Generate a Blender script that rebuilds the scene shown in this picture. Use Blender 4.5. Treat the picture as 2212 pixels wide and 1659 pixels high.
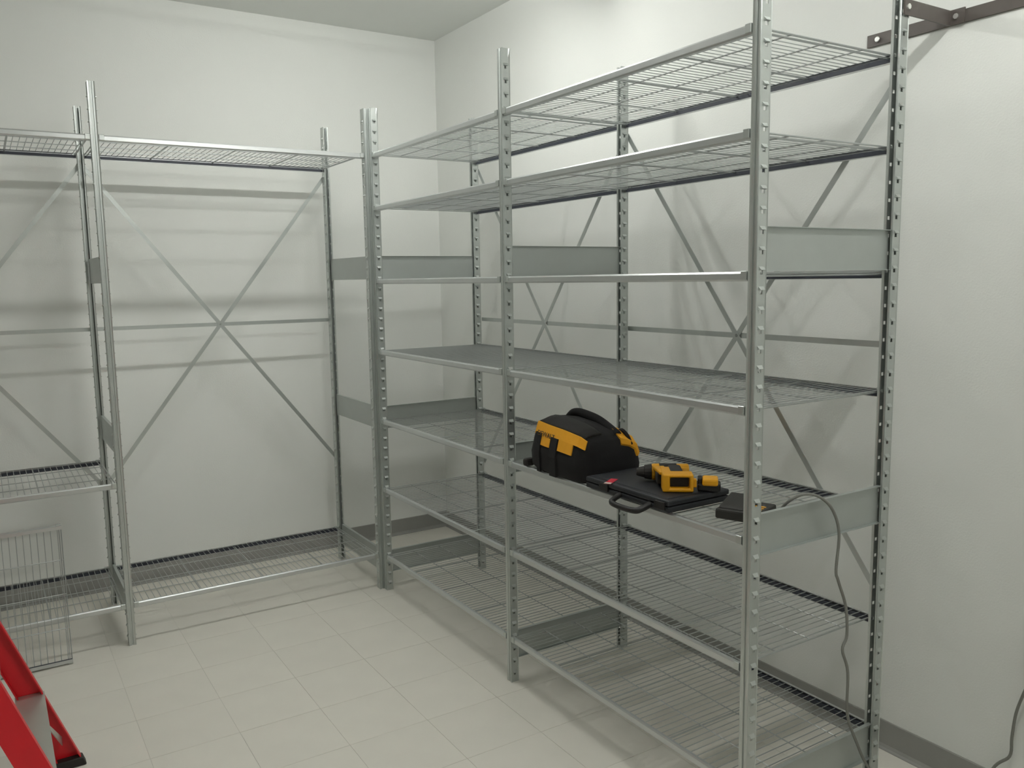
import bpy, bmesh, math, random
from mathutils import Vector, Matrix
random.seed(4)
for o in list(bpy.data.objects): bpy.data.objects.remove(o, do_unlink=True)
S = bpy.context.scene
COL = S.collection

# ------------------------------------------------------------------ camera
cam_d = bpy.data.cameras.new('camera'); cam = bpy.data.objects.new('camera', cam_d); COL.objects.link(cam)
CAM = Vector((2.4791, 4.7607, 1.6032)); YAW, PIT, ROL, FPX = 4.1496, -0.1250, -0.0156, 1806.87
fw = Vector((math.cos(YAW)*math.cos(PIT), math.sin(YAW)*math.cos(PIT), math.sin(PIT)))
rr = fw.cross(Vector((0, 0, 1))).normalized(); uu = rr.cross(fw)
r2 = rr*math.cos(ROL)+uu*math.sin(ROL); u2 = -rr*math.sin(ROL)+uu*math.cos(ROL)
M = Matrix((r2, u2, -fw)).transposed().to_4x4(); M.translation = CAM
cam.matrix_world = M
cam_d.sensor_fit = 'HORIZONTAL'; cam_d.sensor_width = 36; cam_d.lens = FPX*36/2212; cam_d.clip_start = 0.02
S.camera = cam

# ------------------------------------------------------------------ world, exposure
w = bpy.data.worlds.new('world'); S.world = w; w.use_nodes = True
w.node_tree.nodes['Background'].inputs[0].default_value = (0.02, 0.02, 0.02, 1)
w.node_tree.nodes['Background'].inputs[1].default_value = 0.0
S.view_settings.view_transform = 'Standard'; S.view_settings.look = 'None'
S.view_settings.gamma = 1.0; S.view_settings.use_curve_mapping = False
S.view_settings.exposure = 0.0
TUBE_STRENGTH = 75.0
TUBE_COLOR = (0.995, 1.0, 0.958)

# ------------------------------------------------------------------ materials
MATS = {}
def srgb(r, g, b):
    f = lambda c: (c/255/12.92) if c/255 <= .04045 else ((c/255+.055)/1.055)**2.4
    return (f(r), f(g), f(b), 1)
def mat(name, col, rough=.5, metal=0.0, noise=0.0, nscale=40, bump=0.0, bscale=200, emit=None, objrand=0.0, spec=.5):
    m = bpy.data.materials.new(name); m.use_nodes = True; MATS[name] = m
    nt = m.node_tree; b = nt.nodes['Principled BSDF']
    b.inputs['Base Color'].default_value = col; b.inputs['Roughness'].default_value = rough
    b.inputs['Metallic'].default_value = metal; b.inputs['Specular IOR Level'].default_value = spec
    tc = nt.nodes.new('ShaderNodeTexCoord')
    if noise:
        n = nt.nodes.new('ShaderNodeTexNoise'); n.inputs['Scale'].default_value = nscale; n.inputs['Detail'].default_value = 4
        nt.links.new(tc.outputs['Object'], n.inputs['Vector'])
        mr = nt.nodes.new('ShaderNodeMapRange'); mr.inputs[3].default_value = 1-noise; mr.inputs[4].default_value = 1+noise
        nt.links.new(n.outputs['Fac'], mr.inputs[0])
        src = mr.outputs[0]
        if objrand:
            oi = nt.nodes.new('ShaderNodeObjectInfo'); m2 = nt.nodes.new('ShaderNodeMapRange')
            m2.inputs[3].default_value = 1-objrand; m2.inputs[4].default_value = 1+objrand
            nt.links.new(oi.outputs['Random'], m2.inputs[0])
            mm = nt.nodes.new('ShaderNodeMath'); mm.operation = 'MULTIPLY'
            nt.links.new(src, mm.inputs[0]); nt.links.new(m2.outputs[0], mm.inputs[1]); src = mm.outputs[0]
        v = nt.nodes.new('ShaderNodeVectorMath'); v.operation = 'SCALE'; v.inputs[0].default_value = col[:3]
        nt.links.new(src, v.inputs['Scale']); nt.links.new(v.outputs[0], b.inputs['Base Color'])
    if bump:
        n2 = nt.nodes.new('ShaderNodeTexNoise'); n2.inputs['Scale'].default_value = bscale; n2.inputs['Detail'].default_value = 3
        nt.links.new(tc.outputs['Object'], n2.inputs['Vector'])
        bp = nt.nodes.new('ShaderNodeBump'); bp.inputs['Strength'].default_value = bump; bp.inputs['Distance'].default_value = .002
        nt.links.new(n2.outputs['Fac'], bp.inputs['Height']); nt.links.new(bp.outputs[0], b.inputs['Normal'])
    if emit:
        b.inputs['Emission Color'].default_value = (*TUBE_COLOR, 1); b.inputs['Emission Strength'].default_value = emit
    return m
mat('wall', (.865, .88, .85, 1), .75, noise=.02, nscale=3, bump=.25, bscale=160)
mat('ceiling', (.84, .86, .83, 1), .8, noise=.02, nscale=3, bump=.2, bscale=120)
mat('subfloor', (.64, .62, .56, 1), .9)
mat('tile', (.765, .74, .67, 1), .45, noise=.045, nscale=7, objrand=.012)
mat('baseboard', (.32, .32, .30, 1), .55, noise=.04, nscale=10)
mat('zinc', (.56, .59, .575, 1), .36, metal=.85, noise=.06, nscale=25, spec=.5)
mat('zinc_panel', (.49, .52, .505, 1), .45, metal=.7, noise=.05, nscale=14)
mat('wire', (.50, .52, .52, 1), .34, metal=.85)
mat('rail', (.62, .64, .64, 1), .33, metal=.85, noise=.04, nscale=20)
mat('dark_strip', (.035, .040, .055, 1), .5)  # blue-black tone for the inside of the rail channels
mat('bolt', (.85, .85, .83, 1), .25, metal=.8)
mat('bar_paint', srgb(88, 82, 78), .5, noise=.08, nscale=30)
mat('bag_cloth', (.005, .0045, .005, 1), .95, noise=.3, nscale=60, bump=.4, bscale=500)
mat('bag_grey', (.016, .015, .014, 1), .85, noise=.2, nscale=60, bump=.3, bscale=500)
mat('bag_yellow', srgb(226, 160, 28), .8, noise=.08, nscale=40, bump=.3, bscale=500)
mat('print', (.09, .055, .02, 1), .8)
mat('case_plastic', (.012, .014, .018, 1), .55, noise=.1, nscale=30, bump=.15, bscale=300)
mat('black_plastic', (.007, .006, .006, 1), .5)
mat('tool_yellow', srgb(232, 165, 14), .45, noise=.04, nscale=30)
mat('dark_rubber', (.02, .017, .015, 1), .7)
mat('charger_plastic', (.022, .021, .018, 1), .6)
mat('label_red', srgb(190, 42, 60), .5)
mat('label_white', srgb(200, 190, 180), .5)
mat('cord', (.22, .22, .20, 1), .55)
mat('fiberglass_red', srgb(214, 20, 34), .42, noise=.05, nscale=15)
mat('aluminum', (.52, .52, .48, 1), .42, metal=.7, noise=.04, nscale=20)
mat('outlet_white', (.85, .84, .82, 1), .4)
mat('fixture_white', (.82, .82, .80, 1), .4)
mat('tube', (.9, .9, .88, 1), .4, emit=TUBE_STRENGTH)

# ------------------------------------------------------------------ mesh helpers
class MB:
    def __init__(s): s.v = []; s.f = []
    def add(s, vs, fs):
        o = len(s.v); s.v += [Vector(v) for v in vs]; s.f += [tuple(i+o for i in f) for f in fs]; return s
    def box(s, x0, x1, y0, y1, z0, z1):
        vs = [(x0,y0,z0),(x1,y0,z0),(x1,y1,z0),(x0,y1,z0),(x0,y0,z1),(x1,y0,z1),(x1,y1,z1),(x0,y1,z1)]
        return s.add(vs, [(3,2,1,0),(4,5,6,7),(0,1,5,4),(1,2,6,5),(2,3,7,6),(3,0,4,7)])
    def cyl(s, a, b, r, n=6, caps=False, r1=None):
        a = Vector(a); b = Vector(b); d = (b-a).normalized(); r1 = r if r1 is None else r1
        p = d.cross(Vector((0,0,1)) if abs(d.z) < .9 else Vector((1,0,0))).normalized(); q = d.cross(p)
        vs = []
        for k in range(n):
            t = 2*math.pi*(k+.5)/n; e = p*math.cos(t)+q*math.sin(t)
            vs += [a+e*r, b+e*r1]
        fs = [(2*k, 2*((k+1) % n), 2*((k+1) % n)+1, 2*k+1) for k in range(n)]
        if caps: fs += [tuple(2*k for k in reversed(range(n))), tuple(2*k+1 for k in range(n))]
        return s.add(vs, fs)
    def prism(s, pts, ax, a, b):
        # 2D outline swept along an axis between a and b
        n = len(pts)
        def P(u, v, t): return {'x': (t, u, v), 'y': (u, t, v), 'z': (u, v, t)}[ax]
        vs = [P(u, v, a) for u, v in pts]+[P(u, v, b) for u, v in pts]
        return s.add(vs, [(k, (k+1) % n, n+(k+1) % n, n+k) for k in range(n)]+[tuple(reversed(range(n))), tuple(range(n, 2*n))])
    def sweep(s, pts, r, n=8, sub=6):
        P = [Vector(p) for p in pts]; Q = []
        for i in range(len(P)-1):
            p0 = P[max(i-1, 0)]; p1 = P[i]; p2 = P[i+1]; p3 = P[min(i+2, len(P)-1)]
            for k in range(sub):
                t = k/sub
                Q.append(.5*((2*p1)+(-p0+p2)*t+(2*p0-5*p1+4*p2-p3)*t*t+(-p0+3*p1-3*p2+p3)*t**3))
        Q.append(P[-1]); vs = []; ref = Vector((.31, .52, .79)).normalized()
        for i, q in enumerate(Q):
            d = (Q[min(i+1, len(Q)-1)]-Q[max(i-1, 0)]).normalized()
            a = (ref-d*ref.dot(d)).normalized(); b = d.cross(a)
            ref = a
            for k in range(n):
                t = 2*math.pi*k/n; vs.append(q+(a*math.cos(t)+b*math.sin(t))*r)
        fs = []
        for i in range(len(Q)-1):
            for k in range(n):
                fs.append((i*n+k, i*n+(k+1) % n, (i+1)*n+(k+1) % n, (i+1)*n+k))
        fs += [tuple(reversed(range(n))), tuple((len(Q)-1)*n+k for k in range(n))]
        return s.add(vs, fs)
    def xf(s, mtx):
        s.v = [mtx @ v for v in s.v]; return s
    def mesh(s, name, m, smooth=False, bevel=0.0, seg=2, fix=True):
        me = bpy.data.meshes.new(name); me.from_pydata([tuple(v) for v in s.v], [], s.f)
        bm = bmesh.new(); bm.from_mesh(me)
        if fix: bmesh.ops.recalc_face_normals(bm, faces=bm.faces)
        if bevel:
            es = [e for e in bm.edges if len(e.link_faces) == 2 and e.calc_face_angle(0) > .5]
            bmesh.ops.bevel(bm, geom=es, offset=bevel, segments=seg, affect='EDGES', profile=.5, clamp_overlap=True)
        bm.to_mesh(me); bm.free()
        me.materials.append(MATS[m])
        if smooth:
            for p in me.polygons: p.use_smooth = True
        return me
    def obj(s, name, m, parent=None, smooth=False, bevel=0.0, seg=2, fix=True):
        return link(name, s.mesh(name, m, smooth, bevel, seg, fix), parent)
def link(name, me, parent=None, mtx=None):
    o = bpy.data.objects.new(name, me); COL.objects.link(o)
    if parent is not None: o.parent = parent
    if mtx is not None: o.matrix_local = mtx
    return o
def empty(name, loc=(0,0,0)):
    o = bpy.data.objects.new(name, None); COL.objects.link(o); o.location = loc; o.empty_display_size = .1
    return o
def tag(o, label, cat, group=None):
    o['label'] = label; o['category'] = cat
    if group: o['group'] = group
    return o
def struct(o, label=None, cat=None):
    o['kind'] = 'structure'
    if label: o['label'] = label
    if cat: o['category'] = cat
    return o
def smooth_angle(o, ang=40):
    me = o.data
    for p in me.polygons: p.use_smooth = True
    bm = bmesh.new(); bm.from_mesh(me)
    for e in bm.edges: e.smooth = not (len(e.link_faces) == 2 and e.calc_face_angle(0) > math.radians(ang))
    bm.to_mesh(me); bm.free()

# ------------------------------------------------------------------ the room
RX, RY, RZ = 4.30, 6.60, 3.056
T = .10
struct(MB().box(-T, RX+T, -T, RY+T, -.12, -.0012).obj('floor', 'subfloor'), 'pale beige vinyl tile floor of the storage room', 'floor')
FLOOR = bpy.data.objects['floor']
struct(MB().box(-T, RX+T, -T, RY+T, RZ, RZ+T).obj('ceiling', 'ceiling'), 'plain grey-white ceiling above the corner', 'ceiling')
struct(MB().box(-T, 0, -T, RY+T, -.004, RZ).obj('wall_right', 'wall'), 'white wall behind the five-to-seven-level right shelving run', 'wall')
struct(MB().box(0, RX, -T, 0, -.004, RZ).obj('wall_left', 'wall'), 'white wall behind the left shelving run', 'wall')
struct(MB().box(RX, RX+T, -T, RY+T, -.004, RZ).obj('wall_far_left', 'wall'), 'white wall left of the view', 'wall')
struct(MB().box(0, RX, RY, RY+T, -.004, RZ).obj('wall_behind', 'wall'), 'white wall behind the viewer', 'wall')
bpy.data.objects['wall_right']['label'] = 'white wall behind the seven-level shelving with tool bag'
# vinyl tiles, 0.30 m, hairline joints
TS, G = .30, .0006
def cuts(o, end):
    c = [0.0]; t = o
    while t < end-.001:
        if t > .001: c.append(t)
        t += TS
    c.append(end); return c
tile_cache = {}
cx = cuts(.013, RX); cy = cuts(.035, RY)
for i in range(len(cx)-1):
    for j in range(len(cy)-1):
        dx = cx[i+1]-cx[i]; dy = cy[j+1]-cy[j]; key = (round(dx, 3), round(dy, 3))
        if key not in tile_cache:
            g = min(G, dx/4)
            tile_cache[key] = MB().box(-dx/2+g, dx/2-g, -dy/2+g, dy/2-g, -.0012, 0).mesh('tile', 'tile')
        link('tile', tile_cache[key], FLOOR, Matrix.Translation(((cx[i]+cx[i+1])/2, (cy[j]+cy[j+1])/2, 0)))
# vinyl cove baseboards
def cove(name, axis, a, b, off, sgn, label):
    prof = [(0, 0), (.016, 0), (.016, .003), (.009, .008), (.005, .018), (.004, .097), (.002, .100), (0, .100)]
    prof = [(off+sgn*u, v) for u, v in prof]
    m = MB().prism(prof, axis, a, b)
    return struct(m.obj(name, 'baseboard'), label, 'baseboard')
cove('baseboard_right', 'y', .016, RY, 0, 1, 'grey vinyl cove base along the wall with the tool bag shelving')
cove('baseboard_left', 'x', 0, RX, 0, 1, 'grey vinyl cove base along the wall behind the left shelving')
cove('baseboard_far_left', 'y', .016, RY, RX, -1, 'grey vinyl cove base left of the view')
cove('baseboard_behind', 'x', .016, RX-.016, RY, -1, 'grey vinyl cove base behind the viewer')

# ------------------------------------------------------------------ fluorescent strip lights (out of frame, above)
def strip_light(x0, y, label):
    x1, zt = x0+1.30, RZ
    t = empty('fluorescent_light', ((x0+x1)/2, y, zt))
    L = (x1-x0)/2
    h = MB().prism([(-.05, 0), (.05, 0), (.05, -.045), (.035, -.06), (-.035, -.06), (-.05, -.045)], 'x', -L, L)
    h.obj('housing', 'fixture_white', t)
    wing = MB()
    wing.add([(-L, -.05, -.045), (L, -.05, -.045), (L, -.13, -.030), (-L, -.13, -.030), (-L, -.05, -.049), (L, -.05, -.049), (L, -.13, -.034), (-L, -.13, -.034)],
             [(0,1,2,3),(7,6,5,4),(0,4,5,1),(2,6,7,3),(1,5,6,2),(3,7,4,0)])
    wing.add([(-L, .05, -.045), (L, .05, -.045), (L, .13, -.030), (-L, .13, -.030), (-L, .05, -.049), (L, .05, -.049), (L, .13, -.034), (-L, .13, -.034)],
             [(0,1,2,3),(7,6,5,4),(0,4,5,1),(2,6,7,3),(1,5,6,2),(3,7,4,0)])
    wing.obj('reflector', 'fixture_white', t)
    for s in (-1, 1):
        tb = MB().cyl((-L+.05, s*.0165, -.088), (L-.05, s*.0165, -.088), .013, 12, True).obj('lamp_tube', 'tube', t, smooth=False)
        for e in (-1, 1):
            MB().box(e*(L-.05)-.012, e*(L-.05)+.012, s*.0165-.0155, s*.0165+.0155, -.106, -.058).obj('socket', 'fixture_white', t, bevel=.003)
    return tag(t, label, 'light')
strip_light(.40, 1.66, 'white fluorescent strip light on the ceiling nearest the corner')
strip_light(.40, 4.10, 'white fluorescent strip light on the ceiling above the right shelving end')

# ------------------------------------------------------------------ shelving parts
XF, XB, Y0, LB = .7866, .2222, .8394, 1.2137           # right run: front / back post lines, first post, bay length
YBL, YFL, XL0, LL = .2327, .8014, .8137, 1.2089         # left run
HP = 2.44
LEV = [.1929, .5485, .9056, 1.2580, 1.6111, 1.9682, 2.2231]
# post: outer flange faces -Y in local space (local +Y points into the shelf), webs at x = +-.014
def make_post_mesh():
    m = MB(); hw, dp = .013, .033; P = .0508; n = int(HP/P)
    rows = []; z = 0.0
    zs = [0.0]
    holes = []
    for k in range(n):
        b = .030+k*P
        if b+.016 > HP-.01: break
        holes.append((b, b+.010)); zs += [b, b+.010]
    zs.append(HP)
    cols = [(-dp/2), -.0045, .0055, dp/2]
    for sx in (-1, 1):
        base = len(m.v)
        vs = [(sx*hw, y, z) for z in zs for y in cols]
        fs = []
        for r in range(len(zs)-1):
            for c in range(3):
                if c == 1 and r % 2 == 1: continue
                a = r*4+c; q = (a, a+1, a+5, a+4)
                fs.append(q if sx > 0 else tuple(reversed(q)))
        m.add(vs, fs)
    yo = -dp/2
    prof = [(-hw, yo), (-.004, yo), (-.0025, yo+.004), (.0025, yo+.004), (.004, yo), (hw, yo)]
    vs = [(x, y, z) for z in (0, HP) for x, y in prof]; k = len(prof)
    m.add(vs, [(i, i+1, k+i+1, k+i) for i in range(k-1)])
    # inward returns on the open side
    for sx in (-1, 1):
        q = [(sx*hw, dp/2, 0), (sx*(hw-.006), dp/2, 0), (sx*(hw-.006), dp/2, HP), (sx*hw, dp/2, HP)]
        m.add(q, [(0,1,2,3)] if sx > 0 else [(3,2,1,0)])
    me = m.mesh('post', 'zinc', fix=False)
    bm = bmesh.new(); bm.from_mesh(me)
    bmesh.ops.remove_doubles(bm, verts=bm.verts, dist=1e-5)
    bmesh.ops.recalc_face_normals(bm, faces=bm.faces)
    bmesh.ops.solidify(bm, geom=bm.faces, thickness=.0016)
    # pressed-out tabs above each hole
    for sx in (-1, 1):
        for a, b in holes:
            x = sx*hw
            c = [(x, -.0095, b+.010), (x, .0105, b+.010), (x+sx*.007, .008, b+.001), (x+sx*.007, -.007, b+.001), (x, -.0095, b), (x, .0105, b)]
            vs = [bm.verts.new(q) for q in c]
            for f in ((0,1,2,3), (3,2,5,4), (0,3,4), (1,5,2)):
                bm.faces.new([vs[i] for i in f])
    bmesh.ops.recalc_face_normals(bm, faces=bm.faces)
    bm.to_mesh(me); bm.free()
    return me
POST = make_post_mesh()

# shelf: length along local X (centred), depth along local Y (centred), deck top at z = 0
SL, SD = 1.1800, .5920
def make_deck():
    m = MB(); n = 46
    for k in range(n):
        x = -SL/2+.018+(SL-.036)*k/(n-1)
        m.cyl((x, -SD/2+.008, -.0015), (x, SD/2-.008, -.0015), .0015, 5)
    for sx in (-1, 1):                                   # double end rods
        m.cyl((sx*(SL/2-.004), -SD/2+.01, -.004), (sx*(SL/2-.004), SD/2-.01, -.004), .0024, 6)
        m.cyl((sx*(SL/2-.012), -SD/2+.01, -.011), (sx*(SL/2-.012), SD/2-.01, -.011), .0024, 6)
    return m.mesh('shelf', 'wire')
DECK = make_deck()
def make_rail(s):
    y = s*(SD/2+.003); q = lambda d, z: (y-s*d, z)       # d = distance inwards from the outer face
    pts = [q(.003, .0012), q(.011, .0012), q(.011, -.0002), q(.0035, -.0002), q(.0016, -.003), q(.0016, -.019), q(.0035, -.0222), q(.017, -.0222), q(.017, -.0236), q(.003, -.0236), q(0, -.019), q(0, -.0035)]
    return MB().prism(pts, 'x', -SL/2+.002, SL/2-.002).mesh('rail', 'rail')
RAILS = [make_rail(-1), make_rail(1)]
def make_dark_strip(s):  # dark strip that fills the open inner side of a rail channel
    y = s*(SD/2+.003)
    return MB().box(-SL/2+.004, SL/2-.004, min(y-s*.0018, y-s*.0165), max(y-s*.0018, y-s*.0165), -.0215, -.0085).mesh('rail_dark_strip', 'dark_strip')
DARK_STRIPS = [make_dark_strip(-1), make_dark_strip(1)]
CLIPM = MB()
CLIPM.box(-.010, .010, -.0045, .0045, -.020, .003)
CLIP = CLIPM.mesh('clip', 'zinc', bevel=.0012, seg=1)
SUPM = MB().cyl((-SL/2+.004, 0, -.005), (SL/2-.004, 0, -.005), .0021, 6, True).mesh('support_wire', 'wire')
BARM = MB().cyl((0, -SD/2+.01, -.0085), (0, SD/2-.01, -.0085), .0028, 6, True).mesh('cross_bar', 'wire')
def add_shelf(parent, mtx, label=None, top=False):
    s = link('shelf', DECK, parent, mtx)
    if label: s['label'] = label
    for r, n in zip(RAILS, DARK_STRIPS):
        link('rail', r, s); link('rail_dark_strip', n, s)
    for q in (-.25, 0, .25): link('support_wire', SUPM, s, Matrix.Translation((0, q*SD, 0)))
    for q in (-.25, 0, .25): link('cross_bar', BARM, s, Matrix.Translation((q*SL, 0, 0)))
    for sx in (-1, 1):
        for sy in (-1, 1):
            link('clip', CLIP, s, Matrix.Translation((sx*(SL/2-.012), sy*(SD/2+.002), 0)))
    return s
def RZm(a): return Matrix.Rotation(a, 4, 'Z')
PANEL_D = .5290
def panel_mesh():
    m = MB(); L = PANEL_D/2; h = .115
    prof = [(-.001, 0), (.012, 0), (.012, .0016), (.001, .0016), (.001, h-.0016), (.012, h-.0016), (.012, h), (-.001, h)]
    m.prism([(u, v) for u, v in prof], 'y', -L, L)
    me = m.mesh('side_panel', 'zinc_panel')
    return me
PANEL = panel_mesh()
PANEL_Z = [.097, .8555, 1.612]
def strap_mesh(name, length, wd=.019):
    prof = [(-.0012, -wd/2), (.0012, -wd/2), (.0012, wd/2), (-.0012, wd/2)]
    return MB().prism([(u, v) for u, v in prof], 'x', -length/2, length/2).mesh(name, 'zinc')
def add_back_braces(parent, p0, p1, axis, plane):
    inv = Matrix.Translation(-parent.location)
    # p0, p1: post coordinates along the run
    zt, zb, zm = 2.175, .605, 1.390
    L = abs(p1-p0); mid = (p0+p1)/2
    me = strap_mesh('center_strap', L-.004)
    dl = math.hypot(L-.01, zt-zb); md = strap_mesh('cross_brace', dl); a = math.atan2(zt-zb, L-.01)
    for me_, ang, off, nm in ((me, 0, -.0085, 'center_strap'), (md, a, -.0045, 'cross_brace'), (md, -a, -.0012, 'cross_brace')):
        base = Matrix.Rotation(-ang, 4, 'Y')           # in the X-Z plane
        if axis == 'y':
            mt = Matrix.Translation((plane+off, mid, zm)) @ RZm(math.pi/2) @ base
        else:
            mt = Matrix.Translation((mid, plane+off, zm)) @ base
        link(nm, me_, parent, inv @ mt)
    nut = MB().cyl((0, 0, 0), (0, 0, .012), .007, 6, True).mesh('brace_bolt', 'bolt')
    if axis == 'y': mt = Matrix.Translation((plane-.012, mid, zm)) @ Matrix.Rotation(math.pi/2, 4, 'Y')
    else: mt = Matrix.Translation((mid, plane-.012, zm)) @ Matrix.Rotation(-math.pi/2, 4, 'X')
    link('brace_bolt', nut, parent, inv @ mt)

# ------------------------------------------------------------------ right shelving run
R = empty('wire_shelving_unit', ((XF+XB)/2, Y0+LB, 0))
tag(R, 'tall galvanized two-bay wire shelving with seven levels, holding the black tool bag', 'shelving')
def loc(parent, m): return Matrix.Translation(-parent.location) @ m
for i in range(3):
    y = Y0+i*LB
    link('post', POST, R, loc(R, Matrix.Translation((XF, y, 0)) @ RZm(math.pi/2)))     # flange faces +X (aisle)
    link('post', POST, R, loc(R, Matrix.Translation((XB, y, 0)) @ RZm(-math.pi/2)))
    for z in PANEL_Z:
        link('side_panel', PANEL, R, loc(R, Matrix.Translation(((XF+XB)/2, y, z)) @ RZm(math.pi/2)))
for i in range(2):
    yc = Y0+(i+.5)*LB
    for z in LEV:
        add_shelf(R, loc(R, Matrix.Translation(((XF+XB)/2, yc, z)) @ RZm(math.pi/2)))
    add_back_braces(R, Y0+i*LB, Y0+(i+1)*LB, 'y', .2010)

# ------------------------------------------------------------------ left shelving run
Lu = empty('wire_shelving_unit', (XL0+LL, (YFL+YBL)/2, 0))
tag(Lu, 'galvanized wire shelving along the left wall, nearly empty, with open bay', 'shelving')
for i in range(3):
    x = XL0+i*LL
    link('post', POST, Lu, loc(Lu, Matrix.Translation((x, YFL, 0)) @ RZm(math.pi)))     # flange faces +Y
    link('post', POST, Lu, loc(Lu, Matrix.Translation((x, YBL, 0))))
    for z in PANEL_Z:
        link('side_panel', PANEL, Lu, loc(Lu, Matrix.Translation((x, (YFL+YBL)/2, z)) @ RZm(math.pi)))
for i, levels in ((0, (.1924, 2.2240)), (1, (.1924, .7425, 2.2240))):
    for z in levels:
        add_shelf(Lu, loc(Lu, Matrix.Translation((XL0+(i+.5)*LL, (YFL+YBL)/2, z))))
    add_back_braces(Lu, XL0+i*LL, XL0+(i+1)*LL, 'x', .2120)

# ------------------------------------------------------------------ spare shelf leaning on the left run
sp_a = math.radians(92.8)
sp = add_shelf(None, Matrix())
sp.name = 'spare_wire_shelf'
ca, sa = math.cos(sp_a), math.sin(sp_a)
# local -Y edge on the floor, local +Y edge up, leaning back; the underside faces the viewer
zc_ = (SD/2+.004)*sa+.001
sp.matrix_world = Matrix.Translation((2.263+SL/2, .8375, zc_+.002)) @ Matrix.Rotation(sp_a, 4, 'X')
tag(sp, 'loose wire shelf standing on edge on the floor, leaning on the left shelving', 'wire shelf')

# ------------------------------------------------------------------ wall rail and tie bracket
wr = empty('wall_rail', (0, 3.01, 2.339))
MB().box(.0005, .0065, 0, 1.9, -.019, .019).obj('bar', 'bar_paint', wr, bevel=.001, seg=1)
for yy in (.038, .85, 1.7):
    MB().cyl((.0065, yy, 0), (.0125, yy, 0), .0095, 8, True).obj('bolt', 'bolt', wr, bevel=.002, seg=1)
tag(wr, 'dark steel flat bar screwed to the wall high at right', 'rail')
tb = empty('tie_bracket', (XB, 3.285, 2.341))
g = MB().box(-.2145, .012, -.0025, .0025, -.021, .021)
g.box(-.2145, -.2095, .0025, .045, -.021, .021)
g.obj('bar', 'bar_paint', tb)
MB().cyl((0, .0025, 0), (0, .009, 0), .008, 8, True).obj('bolt', 'bolt', tb)
MB().cyl((-.2095, .022, 0), (-.203, .022, 0), .008, 8, True).obj('bolt', 'bolt', tb)
tag(tb, 'short dark steel tie bar from the right end post to the wall bar', 'bracket')

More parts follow.
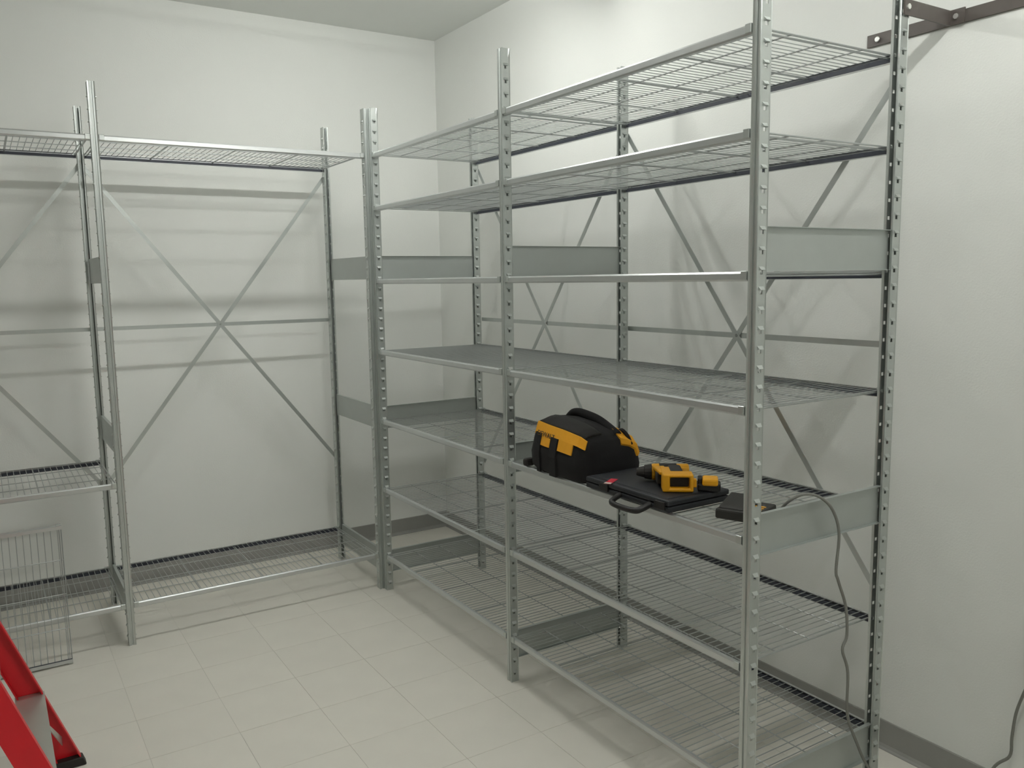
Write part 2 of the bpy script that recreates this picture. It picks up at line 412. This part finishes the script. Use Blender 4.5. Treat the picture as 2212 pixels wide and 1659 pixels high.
# ------------------------------------------------------------------ tool bag
Z3 = LEV[2]+.0025
def build_bag():
    y0, y1 = 2.180, 2.550
    t = empty('tool_bag', (.68, (y0+y1)/2, Z3))
    # stations along y: (y, front x bottom, back x bottom, front shoulder z, ridge z, back shoulder z, inset)
    st = [(2.190, .785, .570, .085, .095, .080, .030), (2.212, .798, .556, .140, .150, .125, .012), (2.252, .806, .548, .178, .190, .155, .004),
          (2.330, .812, .544, .174, .194, .155, .0), (2.430, .814, .544, .168, .186, .146, .0), (2.515, .812, .546, .158, .168, .132, .0),
          (2.552, .804, .552, .138, .142, .112, .012), (2.566, .790, .566, .085, .090, .070, .030)]
    def ring(s):
        y, xf, xb, zf, zr, zb, ins = s
        xm = (xf+xb)/2
        return [(xf-.012-ins, 0), (xf-ins, .012), (xf+.004-ins, zf*.45), (xf-.010-ins, zf*.80), (xf-.024-ins*.5, zf), (xf-.06, zf+(zr-zf)*.65), (xm+.02, zr), (xm-.03, zr-.004),
                (xb+.055, zb+(zr-zb)*.5), (xb+.022+ins*.5, zb), (xb+.004+ins, zb*.75), (xb-.004+ins, zb*.4), (xb+ins, .012), (xb+.012+ins, 0)]
    m = MB(); rings = [ring(s) for s in st]; k = len(rings[0]); vs = []
    for s, r in zip(st, rings): vs += [(x-.68, s[0]-(y0+y1)/2, z) for x, z in r]
    fs = [(i*k+j, i*k+(j+1) % k, (i+1)*k+(j+1) % k, (i+1)*k+j) for i in range(len(st)-1) for j in range(k)]
    fs += [tuple(reversed(range(k))), tuple((len(st)-1)*k+j for j in range(k))]
    m.add(vs, fs)
    body = m.obj('body', 'bag_cloth', t, smooth=False); smooth_angle(body, 50)
    # helper: a point on the bag's front face at y, fraction f of shoulder height, pushed out by d
    def stat(y):
        for a, b in zip(st, st[1:]):
            if a[0] <= y <= b[0]:
                q = (y-a[0])/(b[0]-a[0]); return tuple(u+(v-u)*q for u, v in zip(a, b))
        return st[0] if y < st[0][0] else st[-1]
    def front(y, f, d=0):
        s = stat(y); xf, zf, ins = s[1], s[3], s[6]
        P = [(0, xf-ins), (.45, xf+.004-ins), (.80, xf-.010-ins), (1.0, xf-.024-ins*.5)]
        for (fa, xa), (fb, xb_) in zip(P, P[1:]):
            if fa <= f <= fb:
                return Vector((xa+(xb_-xa)*(f-fa)/(fb-fa)+d-.68, y-(y0+y1)/2, zf*f))
    def patch(name, ys, flo, fhi, d, matname, parent):
        ys = sorted(set(ys) | {q[0] for q in st if ys[0] < q[0] < ys[-1]}); m = MB(); n = len(ys); vs = []
        for y in ys:
            lo = flo(y) if callable(flo) else flo; hi = fhi(y) if callable(fhi) else fhi
            for q in range(5): vs.append(front(y, lo+(hi-lo)*q/4, d))
        for y in ys:
            lo = flo(y) if callable(flo) else flo; hi = fhi(y) if callable(fhi) else fhi
            for q in range(5): vs.append(front(y, lo+(hi-lo)*q/4, -.002))
        N = n*5; fs = []
        for i in range(n-1):
            for q in range(4):
                a = i*5+q; fs.append((a, a+5, a+6, a+1)); fs.append((N+a+1, N+a+6, N+a+5, N+a))
            fs.append((i*5, N+i*5, N+i*5+5, i*5+5)); fs.append((i*5+4, i*5+9, N+i*5+9, N+i*5+4))
        for i in (0, n-1):
            for q in range(4):
                a = i*5+q; fs.append((a, a+1, N+a+1, N+a))
        m.add(vs, fs); return m.obj(name, matname, parent, smooth=False)
    rng = lambda a, b, n: [a+(b-a)*i/(n-1) for i in range(n)]
    band = patch('yellow_band', rng(2.236, 2.540, 9), .80, 1.0, .004, 'bag_yellow', t)
    pk1 = patch('front_pocket', rng(2.302, 2.362, 4), .57, .82, .004, 'bag_yellow', t)
    pk2 = patch('front_pocket', rng(2.412, 2.492, 5), .57, .82, .004, 'bag_yellow', t)
    for ya, yb in ((2.280, 2.302), (2.368, 2.408)):
        patch('strap', rng(ya, yb, 3), .0, .80, .007, 'bag_cloth', t)
    # printed name on the pocket top, slack cloth lettering
    cu = bpy.data.curves.new('logo_text', 'FONT'); cu.body = 'DEWALT'; cu.size = .026; cu.extrude = .0006; cu.align_x = 'CENTER'; cu.align_y = 'CENTER'
    to = bpy.data.objects.new('tmp', cu); COL.objects.link(to)
    me = bpy.data.meshes.new_from_object(to.evaluated_get(bpy.context.evaluated_depsgraph_get()))
    bpy.data.objects.remove(to)
    me.materials.clear(); me.materials.append(MATS['print'])
    p = front(2.334, .80, .0060)
    lg = link('logo', me, t, Matrix.Translation(p) @ Matrix.Rotation(math.radians(-3), 4, 'X') @ Matrix.Rotation(math.radians(-6), 4, 'Y') @ RZm(math.pi/2) @ Matrix.Rotation(math.pi/2, 4, 'X'))
    lg['label'] = 'dark printed lettering'
    # grey flap lying over the front half of the roof
    def roof(y, f, d):
        s = stat(y); xf, xb, zf, zr, zb, ins = s[1:]
        xm = (xf+xb)/2; P = [(0, xf-.024-ins*.5, zf), (.45, xf-.06, zf+(zr-zf)*.65), (.8, xm+.02, zr), (1, xm-.03, zr-.004)]
        for a, b in zip(P, P[1:]):
            if a[0] <= f <= b[0]:
                q = (f-a[0])/(b[0]-a[0]); return Vector((a[1]+(b[1]-a[1])*q-.68, y-(y0+y1)/2, a[2]+(b[2]-a[2])*q+d))
    m = MB(); ys = rng(2.236, 2.528, 8); vs = []
    for d in (.010, -.001):
        for y in ys:
            for f in (0, .2, .45, .6, .72): vs.append(roof(y, f, d if 0 < f < .72 else (d*.5 if d > 0 else d)))
    N = len(ys)*5; fs = []
    for i in range(len(ys)-1):
        for q in range(4):
            a = i*5+q; fs += [(a, a+5, a+6, a+1), (N+a+1, N+a+6, N+a+5, N+a)]
        fs += [(i*5, N+i*5, N+i*5+5, i*5+5), (i*5+4, i*5+9, N+i*5+9, N+i*5+4)]
    for i in (0, len(ys)-1):
        for q in range(4): a = i*5+q; fs.append((a, a+1, N+a+1, N+a))
    m.add(vs, fs); m.obj('top_flap', 'bag_grey', t, smooth=True)
    # rolled handle ridge along the top
    m = MB(); m.sweep([(.655-.68, 2.265-2.365, .178), (.646-.68, 2.295-2.365, .202), (.642-.68, 2.37-2.365, .198), (.640-.68, 2.44-2.365, .184), (.640-.68, 2.53-2.365, .150)], .016, 8, 5)
    m.obj('handle', 'bag_cloth', t, smooth=True)
    m = MB(); m.sweep([(.60-.68, 2.48-2.365, .145), (.61-.68, 2.515-2.365, .162), (.605-.68, 2.54-2.365, .145), (.60-.68, 2.555-2.365, .115)], .007, 8, 4)
    m.obj('handle', 'bag_cloth', t, smooth=True)
    # yellow patch over the rear shoulder at the +y end, following the cloth
    m = MB(); ys = [2.470, 2.515, 2.540, 2.552, 2.557]; vs = []; idx = (7, 8, 9, 10)
    off = {7: (.0, .006), 8: (-.003, .005), 9: (-.006, .003), 10: (-.006, .0)}
    for lay in (1, -.5):
        for y in ys:
            r = ring(stat(y))
            for k_ in idx:
                dx, dz = off[k_]; vs.append((r[k_][0]+dx*lay-.68, y+(.004 if y > 2.55 else 0)*lay-2.365, r[k_][1]+dz*lay))
    n4 = len(idx); N = len(ys)*n4; fs = []
    for i in range(len(ys)-1):
        for q in range(n4-1):
            a = i*n4+q; fs += [(a, a+n4, a+n4+1, a+1), (N+a+1, N+a+n4+1, N+a+n4, N+a)]
        fs += [(i*n4, N+i*n4, N+i*n4+n4, i*n4+n4), (i*n4+n4-1, i*n4+2*n4-1, N+i*n4+2*n4-1, N+i*n4+n4-1)]
    for i in (0, len(ys)-1):
        for q in range(n4-1): a = i*n4+q; fs.append((a, a+1, N+a+1, N+a))
    m.add(vs, fs); m.obj('end_patch', 'bag_yellow', t)
    # rubber foot peeking out at the lower front corner
    MB().box(.770-.68, .812-.68, 2.182-2.365, 2.206-2.365, .0, .030).obj('base_corner', 'dark_rubber', t, bevel=.008)
    return tag(t, 'black cloth tool bag with yellow front band, slumped on the right shelving', 'tool bag')
build_bag()

# ------------------------------------------------------------------ flat tool case
def build_case():
    xa, xb, ya, yb = .560, .815, 2.575, 2.975
    t = empty('tool_case', ((xa+xb)/2, (ya+yb)/2, Z3)); hx, hy = (xb-xa)/2, (yb-ya)/2
    MB().box(-hx, hx, -hy, hy, 0, .019).obj('bottom_shell', 'case_plastic', t, bevel=.005)
    MB().box(-hx, hx, -hy, hy, .0205, .038).obj('lid', 'case_plastic', t, bevel=.005)
    MB().box(-hx+.02, hx-.02, -hy+.02, hy-.02, .038, .0395).obj('lid_panel', 'case_plastic', t, bevel=.0006, seg=1)
    h = MB(); yc = .048
    h.sweep([(hx-.006, yc-.070, .012), (hx+.026, yc-.068, .002), (hx+.044, yc-.054, -.005), (hx+.048, yc, -.007), (hx+.044, yc+.054, -.005), (hx+.026, yc+.068, .002), (hx-.006, yc+.070, .012)], .0095, 8, 5)
    h.obj('handle', 'black_plastic', t, smooth=True)
    for q in (-.10, .165):
        MB().box(hx-.002, hx+.006, q-.022, q+.022, .008, .032).obj('latch', 'black_plastic', t, bevel=.002)
    lb = MB().box(-.036, .036, -.012, .012, 0, .0008).obj('warning_label', 'label_red', t)
    lb.matrix_local = Matrix.Translation((.800-.6875, 2.690-2.775, .0396)) @ RZm(math.radians(31)) 
    lb['label'] = 'small red sticker'
    l2 = MB().box(.020, .036, -.012, .012, .0008, .0012).obj('sticker_edge', 'label_white', lb)
    return tag(t, 'flat black plastic tool case with handle, lying at the shelf edge under the drill', 'tool case')
CASE = build_case()
ZC = Z3+.0395

# ------------------------------------------------------------------ cordless drill on the case, foot towards the viewer
def build_drill():
    t = empty('cordless_drill', (.665, 2.843, ZC))
    U = Vector((-.79, .61, 0)).normalized(); V = Vector((.61, .79, 0)).normalized()
    B = Matrix((U, V, Vector((0, 0, 1)))).transposed().to_4x4()
    def o(m, name, mt, par=t, **k): m.xf(B); return m.obj(name, mt, par, **k)
    # battery foot: a thick square yellow collar, open towards +V
    W2, v0, v1, zb, zt = .047, .045, .100, .001, .056
    m = MB(); th = .012
    outer = [(-W2, zb), (W2, zb), (W2, zt), (-W2, zt)]; inner = [(-W2+th*1.9, zb+th), (W2-th, zb+th), (W2-th, zt-th*.8), (-W2+th*1.9, zt-th*.8)]
    vs = [(u, v1, z) for u, z in outer]+[(u, v1, z) for u, z in inner]+[(u, v0, z) for u, z in outer]+[(u, v0+.01, z) for u, z in inner]
    fs = [(i, (i+1) % 4, 4+(i+1) % 4, 4+i) for i in range(4)]+[(i, 8+i, 8+(i+1) % 4, (i+1) % 4) for i in range(4)]
    fs += [(4+i, 4+(i+1) % 4, 12+(i+1) % 4, 12+i) for i in range(4)]+[(8, 9, 10, 11), (12, 13, 14, 15)]
    m.add(vs, fs); o(m, 'battery_foot', 'tool_yellow', bevel=.006, seg=3)
    m = MB().box(-W2+.022, W2-.011, v0+.011, v0+.030, zb+.011, zt-.009); o(m, 'socket', 'black_plastic')
    m = MB().box(W2-.002, W2+.010, 0.070, .092, .014, .040); o(m, 'release_button', 'tool_yellow', bevel=.003)
    # grip between foot and motor housing
    m = MB().prism([(-.020, .012), (.020, .012), (.026, .034), (.020, .056), (-.020, .056), (-.026, .034)], 'y', -.045, .052)
    o(m, 'grip', 'black_plastic', bevel=.006)
    m = MB().box(-.045, .010, -.020, .046, .050, .0545); o(m, 'grip_panel', 'tool_yellow', bevel=.003)
    # motor housing along U
    m = MB(); m.cyl((-.070, -.060, .028), (.050, -.060, .028), .027, 14, True); o(m, 'motor_housing', 'tool_yellow', bevel=.006)
    m = MB(); m.cyl((-.045, -.060, .028), (.010, -.060, .028), .0282, 14, True); o(m, 'housing_sleeve', 'black_plastic')
    m = MB(); m.cyl((-.092, -.060, .028), (-.070, -.060, .028), .022, 14, True, .026); o(m, 'clutch_ring', 'dark_rubber')
    m = MB(); m.cyl((-.118, -.060, .028), (-.092, -.060, .028), .012, 12, True, .019); o(m, 'chuck', 'dark_rubber', bevel=.002)
    # yellow bridge from housing to the foot on the left
    m = MB().prism([(-.068, -.045), (-.030, -.045), (-.026, .046), (-.052, .046)], 'z', .042, .052); o(m, 'trigger_guard', 'tool_yellow', bevel=.003)
    m = MB().box(-.060, -.034, -.030, .035, .010, .046); o(m, 'trigger', 'dark_rubber', bevel=.005)
    return tag(t, 'yellow and black cordless drill lying on the flat case, foot open, no battery', 'drill')
build_drill()

def build_battery():
    t = empty('battery_pack', (.622, 2.950, ZC))
    B = Matrix((Vector((-.70, .71, 0)), Vector((.71, .70, 0)), Vector((0, 0, 1)))).transposed().to_4x4()
    m = MB().box(-.036, .034, -.030, .030, 0, .024); m.xf(B); m.obj('case_shell', 'black_plastic', t, bevel=.006)
    m = MB().box(-.022, .026, -.026, .034, .018, .040); m.xf(B); m.obj('cap', 'tool_yellow', t, bevel=.006)
    m = MB().box(-.036, -.022, -.022, .022, .010, .040); m.xf(B); m.obj('terminal_block', 'black_plastic', t, bevel=.004)
    return tag(t, 'yellow-topped black battery pack beside the drill on the flat case', 'battery')
build_battery()

# ------------------------------------------------------------------ charger with its cord
def build_charger():
    t = empty('battery_charger', (.650, 3.112, Z3))
    B = Matrix((Vector((.93, .36, 0)).normalized(), Vector((-.36, .93, 0)).normalized(), Vector((0, 0, 1)))).transposed().to_4x4()
    m = MB().box(-.070, .070, -.058, .075, 0, .030); m.xf(B); m.obj('body', 'charger_plastic', t, bevel=.006)
    m = MB().prism([(-.055, .030), (.058, .030), (.050, .036), (-.036, .056), (-.052, .050)], 'y', -.052, .020); m.xf(B); m.obj('battery_dock', 'charger_plastic', t, bevel=.004)
    for k in range(3):
        m = MB().box(-.020+k*.018, -.011+k*.018, .030, .062, .0298, .0306); m.xf(B); m.obj('label_stripe', 'tool_yellow', t)
    m = MB().cyl((.0, .070, .016), (.0, .105, .018), .008, 8, True, .005); m.xf(B); m.obj('strain_relief', 'black_plastic', t)
    base = Vector((.650, 3.112, Z3))
    st = base+B @ Vector((0, .100, .018))
    ye = Y0+2*LB+.026
    pts = [st, (.622, 3.245, .972), (.600, ye-.012, 1.000), (.550, ye+.004, .988), (.500, ye+.010, .945), (.470, ye+.012, .872), (.475, ye+.010, .765), (.466, ye+.012, .730), (.430, ye+.014, .645),
           (.418, ye+.012, .556), (.436, ye+.012, .515), (.410, ye+.014, .440), (.402, ye+.012, .307), (.350, ye+.010, .200), (.290, ye+.012, .100), (.215, ye+.030, .020), (.120, ye+.080, .0055),
           (.075, 3.43, .0055), (.045, 3.50, .030), (.026, 3.545, .135), (.022, 3.583, .185), (.022, 3.586, .245), (.024, 3.594, .323), (.030, 3.612, .388), (.045, 3.632, .440), (.040, 3.634, .475)]
    m = MB().sweep([Vector(p)-base for p in pts], .0044, 8, 6); m.obj('power_cord', 'cord', t, smooth=True)
    p = Vector((.026, 3.634, .485))-base
    MB().box(p.x-.013, p.x+.022, p.y-.013, p.y+.013, p.z-.017, p.z+.017).obj('plug', 'black_plastic', t, bevel=.004)
    return tag(t, 'black battery charger beside the right end post, cord hanging to the floor', 'charger')
build_charger()

# ------------------------------------------------------------------ wall outlet at the right edge
wo = empty('wall_outlet', (0, 3.634, .490))
MB().box(0.0005, .006, -.0365, .0365, -.058, .058).obj('cover_plate', 'outlet_white', wo, bevel=.002)
for dz in (-.020, .020):
    MB().cyl((.004, 0, dz), (.0075, 0, dz), .016, 12, True).obj('receptacle', 'outlet_white', wo)
tag(wo, 'white electrical outlet low on the wall at the right edge', 'outlet')

# ------------------------------------------------------------------ red step ladder at lower left
def build_ladder():
    t = empty('step_ladder', (2.62, 2.01, 0))
    base = Vector(t.location)
    SLP = .368; HT = 1.72; TAP = .045
    def rail_pts(x0, slope, y, s, z0, z1):
        # C-channel: web at outer side, flanges towards the inside (s = +1 -> inside is +y)
        m = MB(); th = .004; wd = .074; fl = .028
        prof = [(0, 0), (wd, 0), (wd, s*fl), (wd-th, s*fl), (wd-th, s*th), (th, s*th), (th, s*fl), (0, s*fl)]
        vs = []
        for z in (z0, z1):
            for a, b in prof: vs.append(Vector((x0+slope*z+a, y+b+s*TAP*z, z))-base)
        n = len(prof)
        m.add(vs, [(k, (k+1) % n, n+(k+1) % n, n+k) for k in range(n)]+[(0,1,4,5),(1,2,3,4),(0,5,6,7),tuple(n+i for i in (5,4,1,0)),tuple(n+i for i in (4,3,2,1)),tuple(n+i for i in (7,6,5,0))])
        return m
    yA, yB = 1.715, 2.315
    for y, s in ((yA, 1), (yB, -1)):
        r = rail_pts(2.302, SLP, y, s, .012, HT).obj('front_rail', 'fiberglass_red', t)
        m = MB(); q = Vector((2.302, y, 0))-base
        m.prism([(q.x-.004, 0), (q.x+.080, 0), (q.x+.090, .030), (q.x+.006, .030)], 'y', q.y-.004*s, q.y+.034*s)
        m.obj('rubber_foot', 'dark_rubber', r, bevel=.003, seg=1)
    # rear rails
    xr = 3.62; top = 2.302+SLP*HT+.05; sl = -(xr-top)/HT
    for y, s in ((yA+.02, 1), (yB-.02, -1)):
        r = rail_pts(xr, sl, y, s, .012, HT).obj('rear_rail', 'fiberglass_red', t)
        m = MB(); q = Vector((xr, y, 0))-base
        m.prism([(q.x-.006, 0), (q.x+.078, 0), (q.x+.074, .03), (q.x-.01, .03)], 'y', q.y-.004*s, q.y+.034*s)
        m.obj('rubber_foot', 'dark_rubber', r, bevel=.003, seg=1)
    # steps with downturned lips and knee braces
    for k in range(5):
        z = .285+k*.300
        xs = 2.302+SLP*z-.004; ya = yA+.005+TAP*z-base.y; yb = yB-.005-TAP*z-base.y
        m = MB(); q = xs-base.x
        m.prism([(q, z-.040), (q+.004, z-.040), (q+.004, z-.004), (q+.080, z-.004), (q+.080, z-.040), (q+.084, z-.040), (q+.084, z), (q, z)], 'y', ya, yb)
        sp_ = m.obj('step', 'aluminum', t)
        if k == 0:
            for s, yy in ((1, ya), (-1, yb)):
                b = MB(); xx = q-SLP*.16+.02
                b.add([(q+.004, yy+s*.16, z-.036), (q+.004, yy+s*.185, z-.036), (xx, yy+s*.006, z-.17), (xx, yy+s*.006, z-.20),
                       (q+.007, yy+s*.16, z-.036), (q+.007, yy+s*.185, z-.036), (xx+.003, yy+s*.006, z-.17), (xx+.003, yy+s*.006, z-.20)],
                      [(0,1,3,2),(4,6,7,5),(0,2,6,4),(1,5,7,3),(0,4,5,1),(2,3,7,6)])
                b.obj('knee_brace', 'aluminum', sp_)
    for k in range(4):
        z = .34+k*.38; xs = xr+sl*z+.03
        m = MB().cyl((xs-base.x, yA+.02+TAP*z-base.y, z), (xs-base.x, yB-.02-TAP*z-base.y, z), .011, 8, True)
        m.obj('rear_brace', 'aluminum', t)
    m = MB(); q = 2.302+SLP*HT-base.x
    m.prism([(q-.03, HT-.03), (q+.20, HT-.03), (q+.20, HT+.05), (q-.03, HT+.05)], 'y', yA+TAP*HT-.02-base.y, yB-TAP*HT+.02-base.y)
    m.obj('top_cap', 'fiberglass_red', t, bevel=.012)
    return tag(t, 'red fiberglass step ladder with aluminum steps at the lower left', 'ladder')
build_ladder()
bpy.context.view_layer.update()
